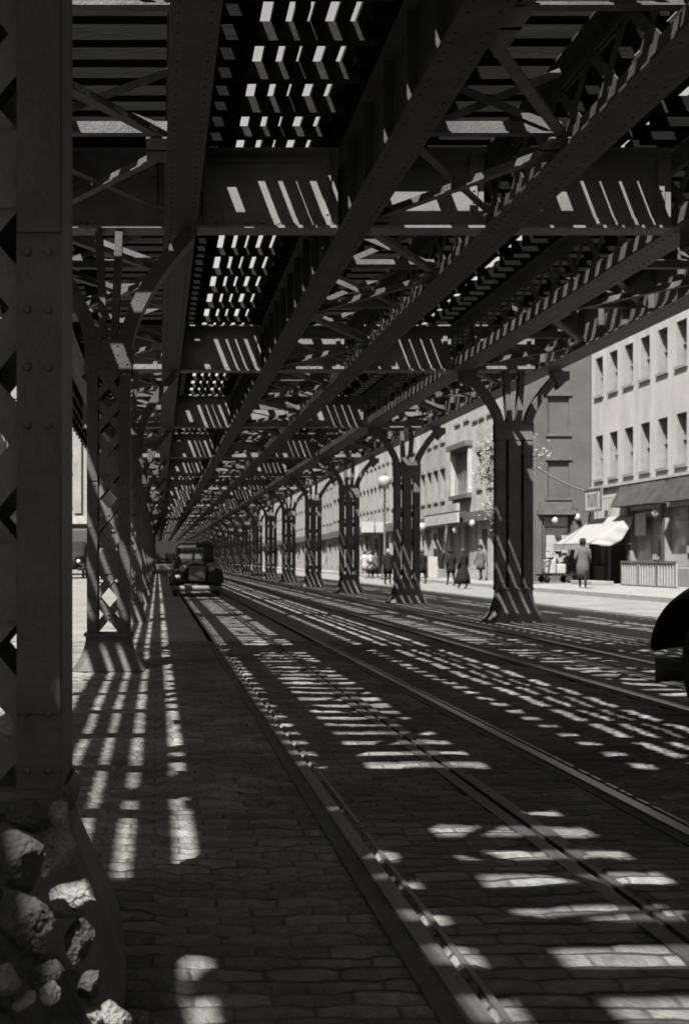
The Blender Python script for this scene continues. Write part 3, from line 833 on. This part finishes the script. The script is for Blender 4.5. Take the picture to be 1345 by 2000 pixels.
m = MB(); m.bar((.06, -3, .5), (.7, -3, .6), .05, .05); m.bar((.06, 3, .5), (.7, 3, .6), .05, .05); m.build('bracket', M['trim_d'], sb)

def shop_house(name, label, x0, y0, y1, H, wall, floors, nwin, wall2=None, pane='blind', depth=10, win_w=.95):
    b = empty(name, (x0, y0, Z0), label=label, cat='building')
    L = y1-y0; op = []
    for f in floors:
        for k in range(nwin):
            u = L*(k+.5)/nwin
            op.append((u-win_w/2, u+win_w/2, f[0], f[1]))
    n = 2
    for k in range(n):
        a = L*k/n
        op.append((a+.4, a+L/n*.62, .5, 2.9, 'shop')); op.append((a+L/n*.70, a+L/n*.93, 0, 2.6, 'door'))
    q = facade(b, lambda u, v, d: (d, u, v), 0, L, H, op, wall, thick=.26, pane_m=pane)
    body(b, 0, depth, 0, L, H, wall2 or wall, ('x-',))
    m = MB(); q(m, .05, L-.05, 3.0, 3.55, -.3, -.001); m.build('shop_cornice', M['trim_d'], b)
    m = MB(); q(m, 0, L, H-.7, H-.2, -.45, -.001); m.build('cornice', M['trim_l'], b)
    for k in range(n):
        a = L*k/n
        m = MB(); rr = random.Random(int(y0)+k)
        for j in range(7):
            u = rr.uniform(a+.6, a+L/n*.55); v = rr.uniform(.6, 1.9); q(m, u, u+rr.uniform(.15, .5), v, v+rr.uniform(.2, .7), .12+.01*j, .125+.01*j)
        m.build('display', M['paper'], b)
    return b, q
shop_house('brick_house', 'narrow light brick house standing between the white signboard and the second fork-topped pillar', 16.5, 70.3, 77.3, 15, 'dull_wall', ((4.5, 6.3), (7.9, 9.7), (11.2, 13)), 4)
shop_house('brick_house', 'pale flat-fronted house mostly hidden behind the second fork-topped pillar', 16.3, 77.5, 86.0, 14, 'pale_wall', ((4.6, 6.4), (7.9, 9.7), (11, 12.6)), 5)
shop_house('brick_house', 'tall grey house above the lit marquee, behind the street lamp', 16.3, 86.2, 99.5, 19, 'tan_wall', ((4.8, 6.4), (8.0, 9.6), (11.2, 12.8), (14.4, 16.0)), 8, win_w=.7)
shop_house('brick_house', 'first shop house beyond the marquee', 16.0, 99.8, 112, 13, 'pale_wall', ((4.6, 6.4), (8, 9.8)), 6)
shop_house('brick_house', 'second shop house beyond the marquee', 16.6, 112.3, 128, 15, 'dull_wall', ((4.6, 6.4), (8, 9.8), (11.2, 12.8)), 7)
shop_house('brick_house', 'third shop house beyond the marquee, seen only between distant pillars', 16.2, 128.3, 150, 14, 'pale_wall', ((4.6, 6.4), (8, 9.8)), 8)
shop_house('brick_house', 'last shop house before the far end of the street', 16.4, 150.3, 200, 14, 'dull_wall', ((4.6, 6.4), (8, 9.8)), 14)
# marquee
mq = empty('marquee', (16.25, 91, Z0), label='projecting theatre marquee with a row of pale lettered panels', cat='marquee')
m = MB(); m.box(-2.0, -.01, -4.5, 4.5, 3.1, 3.3); m.build('canopy', M['trim_d'], mq)
for k in range(6):
    m = MB(); m.box(-2.1, -2.03, -4.4+1.5*k, -3.05+1.5*k, 2.95, 3.75); p = m.build('panel', M['paper'], mq)
    m = MB()
    for j in range(3): m.box(-2.13, -2.101, -4.2+1.5*k+.36*j, -4.08+1.5*k+.36*j, 3.1, 3.6); m.box(-2.128, -2.101, -4.08+1.5*k+.36*j, -3.97+1.5*k+.36*j, 3.1+(.2 if j != k % 3 else 0), 3.22+(.2 if j != k % 3 else 0))
    m.build('lettering', M['dull_wall'], p)
for k in range(2):
    m = MB(); m.box(-1.95+1.0*k, -1.05+1.0*k, -4.58, -4.52, 2.95, 3.7); m.build('panel', M['paper'], mq)
m = MB(); m.bar((-1.9, -4, 3.32), (0, -4, 5.2), .04, .04); m.bar((-1.9, 4, 3.32), (0, 4, 5.2), .04, .04); m.build('stay', M['trim_d'], mq)

# --- left side and the end of the street
b5 = empty('pale_building', (-4.9, 92, Z0), label='pale building with tall pilasters seen past the near latticed pillar', cat='building')
op = []
for k in range(12):
    u = -1.6-1.9*k
    for f in ((5.0, 7.4), (9.0, 11.6), (13.2, 15.4)): op.append((u-.9, u, f[0], f[1]))
    if k % 2 == 0: op.append((u-2.6, u, .5, 3.3, 'shop'))
bx5 = facade(b5, lambda u, v, d: (u, d, v), -26, 0, 19, op, 'pale_wall', thick=.3)
body(b5, -26, 0, 0, 40, 19, 'pale_wall', ('y-',))
m = MB()
for k in range(13): bx5(m, -1.35-1.9*k, -.8-1.9*k, 4.5, 16.5, -.25, -.001)
m.build('pilaster', M['dull_wall'], b5)
for e in ((16.6, 17.4, -.7), (3.7, 4.3, -.5)): m = MB(); bx5(m, -26, 0, *e, -.001); m.build('cornice', M['trim_l'], b5)
shop_house('brick_house', 'dark brick row along the shaded side of the street', -13, -25, 91, 14, 'brick_shade', ((4.6, 6.4), (8, 9.8), (11.2, 12.8)), 30, depth=-8)
b6 = empty('end_building', (2, 250, Z0), label='dark brick building closing the far end of the street', cat='building')
op = []
for k in range(12):
    for f in ((5, 6.8), (8.4, 10.2)): op.append((-24+4*k, -22.8+4*k, f[0], f[1]))
facade(b6, lambda u, v, d: (u, d, v), -30, 30, 16, op, 'brick_shade', thick=.3, pane_m='glass')
body(b6, -30, 30, 0, 12, 16, 'brick_shade', ('y-',))

# ------------------------------------------------------------------ lamps, tree, wire
def street_lamp(x, y, h, label, kind):
    t = empty('street_lamp', (x, y, Z0), label=label, cat='street lamp', group='street lamps along the sunlit pavement')
    m = MB(); m.lathe([(.22, 0), (.22, .1), (.16, .3), (.12, .8), (.075, 1.0), (.06, h*.6), (.045, h-.35), (.07, h-.33), (.07, h-.28)], n=12); m.build('post', M['trim_d'] if kind == 'shade' else M['kerb'], t, smooth=True)
    if kind == 'shade':
        m = MB(); m.lathe([(.05, h-.28), (.18, h-.2), (.33, h+.05), (.36, h+.28), (.3, h+.36), (.06, h+.46)], n=16); m.build('lamp_shade', M['opal'], t, smooth=True)
        m = MB(); m.lathe([(.06, h+.46), (.1, h+.5), (.02, h+.7)], n=10); m.build('finial', M['trim_d'], t)
    else:
        m = MB(); m.lathe([(.06, h-.28), (.2, h-.18), (.27, h), (.2, h+.18), (.05, h+.26)], n=16); m.build('globe', M['opal'], t, smooth=True)
street_lamp(11.9, 64.5, 5.0, 'tall street lamp with an upright white shade, in front of the tall grey house', 'shade')
street_lamp(14.7, 68.5, 2.85, 'short lamp post with a round white globe just past the second fork-topped pillar', 'globe')
def hang_globe(x, y, z, up, label):
    t = empty('hanging_lamp', (x, y, z), label=label, cat='hanging lamp', group='globe lamps hung over the shops')
    m = MB(); m.lathe([(.04, -.17), (.12, -.13), (.16, 0), (.12, .11), (.05, .19)], n=14); m.build('globe', M['opal'], t, smooth=True)
    m = MB(); m.tube([(0, 0, .19), (0, 0, up), (0, .5, up+.03)] if x > 17 else [(0, 0, .19), (0, 0, up), (.6, 0, up+.03)], .02, 6); m.build('stem', M['trim_d'], t)
hang_globe(18.55, 57.45, 3.0, .4, 'globe lamp hung over the display window in the plain grey side wall')
hang_globe(19.6, 57.45, 3.15, .4, 'globe lamp hung between the grey side wall and the awning')
hang_globe(19.95, 49.3, 3.05, .3, 'globe lamp hung under the dark fascia above the slatted railing')
hang_globe(15.85, 62.0, 3.0, .4, 'globe lamp hung over the shops between the signboard and the first fork-topped pillar')
hang_globe(15.85, 65.5, 2.75, .5, 'globe lamp hung below the nearer end of the white signboard')

def street_tree(x, y, label, seed):
    r = random.Random(seed)
    t = empty('street_tree', (x, y, Z0), label=label, cat='tree')
    m = MB(); m.tube([(0, 0, 0), (.03, 0, 1.5), (-.03, .05, 3), (.05, 0, 4.5), (0, 0, 6.3)], [.11, .09, .075, .05, .015], 8)
    tips = []
    for k in range(26):
        z = r.uniform(2.3, 5.6); a = r.uniform(0, 6.28); L = r.uniform(.6, 1.5)*(1.25-abs(z-3.9)*.22)
        p = Vector((0, 0, z)); q = p+Vector((math.cos(a)*L*.6, math.sin(a)*L*.6, L*.35)); e = q+Vector((math.cos(a+.3)*L*.4, math.sin(a+.3)*L*.4, L*.4-.25))
        m.tube([p, q, e], [.035, .022, .009], 5); tips += [q, e, (p+q)/2, (q+e)/2]
    m.build('trunk', M['bark'], t)
    m = MB()
    for tp in tips:
        for _ in range(24):
            c = tp+Vector((r.gauss(0, .2), r.gauss(0, .2), r.gauss(0, .2)))
            a = Vector((r.gauss(0, 1), r.gauss(0, 1), r.gauss(0, 1))).normalized(); b = a.orthogonal().normalized()
            s = r.uniform(.05, .09)
            m.quad(c-a*s, c+b*s*.6, c+a*s, c-b*s*.6)
    m.build('crown', M['leaf'], t, fix=False)
street_tree(14.75, 52.2, 'thin young tree with sparse leaves, half hidden behind the first fork-topped pillar', 4)
m = MB(); pts = [(13.2, 47.0, 6.2-.25*math.sin(math.pi*k/10)-.16*k) for k in range(11)]
pts = [(14.2+.61*k, 50.5+.7*k, 5.95-.17*k-.25*math.sin(math.pi*k/10)) for k in range(11)]
m.tube(pts, .035, 6); tag(m.build('rope', M['paper']), 'pale rope slung across in front of the grey side wall', 'rope')

# ------------------------------------------------------------------ vehicles
def rrect(y, hw, z0, z1, r, n=3):
    pts = []
    for cx, cz, a0 in ((hw-r, z1-r, 0), (-hw+r, z1-r, 90), (-hw+r, z0+r, 180), (hw-r, z0+r, 270)):
        for k in range(n+1):
            a = R(a0+90*k/n); pts.append((cx+r*math.cos(a), y, cz+r*math.sin(a)))
    return pts
def wheel(parent, x, y, rad=.36):
    m = MB(); n = 28; rings = []
    for k in range(n):
        a = 2*math.pi*k/n; ring = []
        for j in range(8):
            b = 2*math.pi*j/8; rr_ = rad-.075+.075*math.cos(b)
            ring.append((x+.07*math.sin(b), y+rr_*math.cos(a), rad+rr_*math.sin(a)))
        rings.append(ring)
    rings.append(rings[0]); m.loft(rings, cap=False)
    w = m.build('wheel', M['tyre'], parent, smooth=True)
    m = MB(); n = 20
    for s in (-1, 1):
        m.loft([[(x+s*(.02+.03*q), y+rad*f*math.cos(2*math.pi*k/n), rad+rad*f*math.sin(2*math.pi*k/n)) for k in range(n)] for f, q in ((.62, 0), (.5, .2), (.2, .6), (.08, 1))])
    m.build('hub', M['car_grey'], w, smooth=True)
def motor_car(loc, rz, label, paint='carpaint', sc=1.0, name='motor_car'):
    t = empty(name, loc, rz, label, 'car'); t.scale = (sc, sc, sc)
    m = MB(); m.loft([rrect(-1.95, .27, .45, 1.0, .1), rrect(-1.9, .31, .42, 1.06, .12), rrect(-1.2, .42, .42, 1.12, .16), rrect(-.72, .62, .4, 1.17, .17), rrect(-.5, .72, .38, 1.18, .16), rrect(1.4, .75, .38, 1.2, .16), rrect(1.9, .66, .42, 1.12, .2), rrect(2.15, .5, .5, .95, .18)])
    m.build('body', M[paint], t, smooth=True)
    m = MB(); m.loft([rrect(-.66, .60, 1.12, 1.2, .03), rrect(-.48, .60, 1.12, 1.62, .1), rrect(-.3, .60, 1.12, 1.72, .14), rrect(.5, .63, 1.12, 1.76, .2), rrect(1.3, .6, 1.12, 1.72, .2), rrect(1.75, .5, 1.1, 1.45, .2), rrect(1.92, .4, 1.05, 1.15, .04)])
    m.build('cabin', M[paint], t, smooth=True)
    m = MB(); m.loft([[(x, y, z) for x, z in ((-.5, 1.24), (.5, 1.24), (.46, 1.58), (-.46, 1.58))] for y in (-.60, -.56)]); 
    m2 = MB(); m2.quad((-.5, -.665, 1.22), (.5, -.665, 1.22), (.47, -.535, 1.58), (-.47, -.535, 1.58)); m2.quad((-.5, -.655, 1.22), (.5, -.655, 1.22), (.47, -.525, 1.58), (-.47, -.525, 1.58)); m2.build('windscreen', M['glass'], t)
    for s in (-1, 1):
        m = MB()
        for a, b in ((-.3, .35), (.45, 1.1)): m.box(min(s*.615, s*.64), max(s*.615, s*.64), a, b, 1.24, 1.6)
        m.build('side_window', M['glass'], t)
        m = MB()                                    # front fender
        path = [(-2.0, .44), (-1.98, .62), (-1.86, .80), (-1.65, .91), (-1.38, .95), (-1.12, .90), (-.88, .74), (-.7, .52), (-.5, .38), (-.2, .33)]
        rows = []
        for (y, z) in path:
            fl = min(1, max(0, (z-.33)/.4))
            rows.append([(s*(.36+.10*k), y, z - .10*fl*(abs(k-2)/2.6)**2.2*(1 if k >= 2 else .35)) for k in range(6)])
        m.strip(rows); o = m.build('fender', M[paint], t, smooth=True); q = o.modifiers.new('s', 'SOLIDIFY'); q.thickness = .025; o.modifiers.new('u', 'SUBSURF').levels = 1
        o.modifiers['u'].render_levels = 2
        m = MB(); path = [(.75, .36), (.9, .55), (1.1, .78), (1.4, .9), (1.7, .82), (1.95, .6), (2.1, .42)]
        m.strip([[(s*(.5+.075*k), y, z-.04*(max(0, k-2)/2)**2) for k in range(5)] for (y, z) in path]); o = m.build('fender', M[paint], t, smooth=True); q = o.modifiers.new('s', 'SOLIDIFY'); q.thickness = .025
        m = MB(); m.box(min(s*.6, s*.86), max(s*.6, s*.86), -.25, .8, .32, .36); m.build('running_board', M['tyre'], t)
        wheel(t, s*.69, -1.4); wheel(t, s*.69, 1.4)
        m = MB(); n = 18; rings = []
        for yy, rr_ in ((-1.80, .125), (-1.79, .14), (-1.72, .14), (-1.6, .11), (-1.52, .05)):
            rings.append([(s*.44+rr_*math.cos(2*math.pi*k/n), yy, .88+rr_*math.sin(2*math.pi*k/n)) for k in range(n)])
        m.loft(rings); h = m.build('headlight', M['chrome'], t, smooth=True)
        m = MB(); m.loft([[(s*.44+rr_*math.cos(2*math.pi*k/n), yy, .88+rr_*math.sin(2*math.pi*k/n)) for k in range(n)] for yy, rr_ in ((-1.803, .12), (-1.825, .05))]); m.build('lens', M['opal'], h, smooth=True)
    m = MB(); m.box(-.25, .25, -1.985, -1.955, .5, .98)
    for k in range(9): m.box(-.22+.052*k, -.205+.052*k, -2.0, -1.986, .5, .96)
    m.build('grille', M['chrome'], t)
    m = MB(); m.loft([[(x, y-.02, .2), (x, y+.02, .2), (x, y+.02, .36), (x, y-.02, .36)] for x, y in ((-.78, -2.06), (-.64, -2.15), (-.3, -2.185), (.3, -2.185), (.64, -2.15), (.78, -2.06))])
    m.box(-.5, -.44, -2.15, -1.9, .27, .4); m.box(.44, .5, -2.15, -1.9, .33, .4); m.build('bumper', M['chrome'] if paint != 'carpaint' else M['trim_d'], t, smooth=True)
    return t
motor_car((4.83, 7.3, .0), R(180), 'dark car with a rounded mudguard, cut off by the photo edge', sc=1.16)
motor_car((1.25, 41.0, 0), 0, 'dark car coming head-on down the tram track under the elevated railway')
motor_car((-2.55, 62, 0), 0, 'small distant car seen through the second latticed pillar', 'car_grey')
def delivery_van(loc, label):
    t = empty('delivery_van', loc, 0, label, 'van')
    m = MB(); m.box(-1.05, 1.05, -1.0, 2.6, .75, 3.1); o = m.build('body', M['car_grey'], t); bevel(o, .08, 3)
    m = MB(); m.loft([rrect(-2.6, .4, .55, 1.3, .12), rrect(-1.9, .55, .55, 1.4, .15), rrect(-1.75, .85, .55, 1.45, .12), rrect(-1.02, .95, .55, 2.3, .15)]); m.build('bonnet', M['carpaint'], t, smooth=True)
    m = MB(); m.quad((-.75, -1.62, 1.55), (.75, -1.62, 1.55), (.78, -1.1, 2.2), (-.78, -1.1, 2.2)); m.build('windscreen', M['glass'], t, fix=False)
    for s in (-1, 1):
        wheel(t, s*.8, -1.85, .42); wheel(t, s*.8, 1.6, .42)
        m = MB(); m.strip([[(s*(.5+.1*k), y, z) for k in range(5)] for y, z in ((-2.45, .5), (-2.3, .8), (-1.9, .95), (-1.5, .85), (-1.2, .55))]); o = m.build('fender', M['carpaint'], t, smooth=True); o.modifiers.new('s', 'SOLIDIFY').thickness = .03
        m = MB(); m.lathe([(.12, -2.55), (.14, -2.5), (.05, -2.35)], n=12); h = m.build('headlight', M['opal'], t, smooth=True); h.rotation_euler = (R(-90), 0, 0); h.location = (s*.55, 0, 1.05); h.rotation_euler = (R(-90), 0, 0)
    return t
delivery_van((-5.4, 78, 0), 'tall dark delivery van on the sunlit carriageway beyond the near latticed pillar')

# ------------------------------------------------------------------ people
def person(loc, rz, label, h=1.7, coat='coat_d', legs='coat_d', skirt=False, hat=None, stride=.18, arm=(.1, .1), group=None, coat_len=.5):
    t = empty('person', loc, rz, label, 'person', group); t.scale = (h/1.75,)*3
    me = bpy.data.meshes.new('body'); V = []; E = []; Rr = []
    def add(p, r, par=None):
        V.append(p); Rr.append(r)
        if par is not None: E.append((par, len(V)-1))
        return len(V)-1
    pel = add((0, 0, .95), .135); wa = add((0, 0, 1.12), .12, pel); ch = add((0, -.01, 1.32), .145, wa); nb = add((0, 0, 1.47), .06, ch)
    nk = add((0, -.01, 1.54), .052, nb); hd = add((0, -.02, 1.64), .088, nk); tp = add((0, -.015, 1.71), .07, hd)
    nose = add((0, -.115, 1.63), .012, hd)
    for s in (-1, 1):
        hp = add((s*.1, 0, .9), .095, pel); kn = add((s*.1, -s*stride*.55, .5), .062, hp); an = add((s*.1, -s*stride+(.06 if s < 0 else 0), .1), .04, kn); add((s*.1, -s*stride-.13, .035), .035, an)
        sh = add((s*.19, 0, 1.41), .062, ch); el_ = add((s*.25, .02+s*arm[0], 1.14), .045, sh); wr = add((s*.24, -.08+s*arm[1], .91), .03, el_)
        pm = add((s*.24, -.10+s*arm[1], .85), .03, wr)
        for f in range(4): add((s*(.225+.0), -.135+.022*f+s*arm[1], .77+.008*abs(f-1.5)), .009, pm)
        add((s*.21, -.15+s*arm[1], .84), .010, pm)
    me.from_pydata(V, E, []); body_o = bpy.data.objects.new('body', me); COL.objects.link(body_o); body_o.parent = t
    me.materials.append(M[legs])
    sk = body_o.modifiers.new('skin', 'SKIN'); sk.use_smooth_shade = True
    body_o.modifiers.new('sub', 'SUBSURF').levels = 1
    if not me.skin_vertices:
        import contextlib
        bpy.context.view_layer.objects.active = body_o
    lay = me.skin_vertices[0].data
    for i, r in enumerate(Rr): lay[i].radius = (r, r)
    lay[0].use_root = True
    m = MB(); m.lathe([(.055, 1.5), (.085, 1.57), (.098, 1.63), (.09, 1.70), (.05, 1.745)], c=(0, -.022, 0), n=14, sy=1.12); m.build('face', M['skin'], t, smooth=True)
    m = MB(); m.lathe([(.1, 1.6), (.108, 1.66), (.1, 1.72), (.06, 1.762), (.01, 1.77)], c=(0, .008, 0), n=14, sy=1.1); m.build('hair', M['hair'], t, smooth=True)
    if hat:
        m = MB(); m.lathe([(.17, 1.70), (.17, 1.712), (.112, 1.716), (.105, 1.82), (.06, 1.84)], n=16); m.build('hat', M[hat], t, smooth=True)
    m = MB()
    if skirt: prof = [(.36, .22), (.33, .5), (.25, .8), (.2, .95), (.165, 1.1)]
    else: prof = [(.235, .95-coat_len*.8), (.225, .85), (.2, 1.0), (.185, 1.1)]
    m.lathe(prof + [(.2, 1.3), (.205, 1.4), (.13, 1.48), (.075, 1.53)], n=18, sy=.78); m.build('coat', M[coat], t, smooth=True)
    for s in (-1, 1):
        m = MB(); m.tube([(s*.17, 0, 1.44), (s*.2, 0, 1.40), (s*.255, .02+s*arm[0], 1.14), (s*.242, -.075+s*arm[1], .93)], [.05, .078, .062, .05], 10); m.build('sleeve', M[coat], t, smooth=True)
    return t
def ground_z(x): return Z0+.01 if x > 14.2 else 0
def P_at(px, py, *a, **k):
    zz = 0; Y = 2400*(CAM_H)/(py-1092); X = (px-308)*Y/2400
    if X > 14.2: Y = 2400*(CAM_H-Z0)/(py-1092); X = (px-308)*Y/2400
    return person((X, Y, ground_z(X)), *a, **k)
P_at(903, 1150, R(200), 'person in a long black skirt walking just left of the first fork-topped pillar', 1.62, skirt=True, stride=.1, coat='coat_d')
P_at(880, 1144, R(190), 'person in a short dark jacket and trousers walking beside the long black skirt', 1.6, hat='coat_d', coat_len=.4)
P_at(1137, 1149, R(160), 'person in a grey overcoat and dark cap passing under the white awning', 1.74, coat='coat_g', hat='coat_d', coat_len=.75, stride=.24)
P_at(757, 1143, R(10), 'person in a dark suit standing in the road below the tall street lamp', 1.68, coat='coat_d', coat_len=.5, stride=.06)
P_at(712, 1126, R(120), 'person in pale clothes facing another under the marquee', 1.7, coat='coat_w', legs='coat_w', stride=.06, group='pair in pale clothes under the marquee')
P_at(723, 1126, R(-120), 'person in a pale shirt and dark trousers under the marquee', 1.7, coat='coat_w', legs='coat_d', stride=.06, group='pair in pale clothes under the marquee')
P_at(824, 1135, R(200), 'person in a dark jacket partly hidden by the second fork-topped pillar', 1.65, coat='coat_d', stride=.15)
P_at(733, 1126, R(30), 'person in a grey coat farthest to the right under the marquee', 1.7, coat='coat_g', hat='coat_d', stride=.1)
P_at(938, 1134, R(-60), 'person in a grey coat close to the shop front beside the first fork-topped pillar', 1.7, coat='coat_g', legs='coat_d', hat='coat_d', stride=.12)
# pale crate by the second pillar and handcart before the grey wall
m = MB(); m.box(-.45, .45, -.3, .3, 0, 1.2); o = m.build('white_crate', M['paper']); bevel(o, .02); o.location = (15.3, 69.5, Z0); tag(o, 'tall white crate standing on the pavement behind the partly hidden person', 'crate')
hc = empty('handcart', (17.9, 55.4, Z0), label='low handcart loaded with pale bundles before the grey side wall', cat='handcart')
m = MB(); m.box(-.75, .75, -.4, .4, .32, .4); m.bar((.75, -.3, .38), (1.3, -.3, .8), .05, .05); m.bar((.75, .3, .38), (1.3, .3, .8), .05, .05); m.build('deck', M['plank'], hc)
for sx in (-.5, .5):
    for sy in (-.38, .38):
        m = MB(); m.loft([[(sx+r_*math.cos(2*math.pi*k/14), sy+yy, .16+r_*math.sin(2*math.pi*k/14)) for k in range(14)] for yy, r_ in ((-.03, .155), (.03, .155))]); m.build('wheel', M['tyre'], hc)
m = MB(); m.box(-.5, -.05, -.3, .3, .41, 1.05); m.box(.0, .4, -.28, .25, .41, .85); o = m.build('bundles', M['paper'], hc); bevel(o, .05, 2)
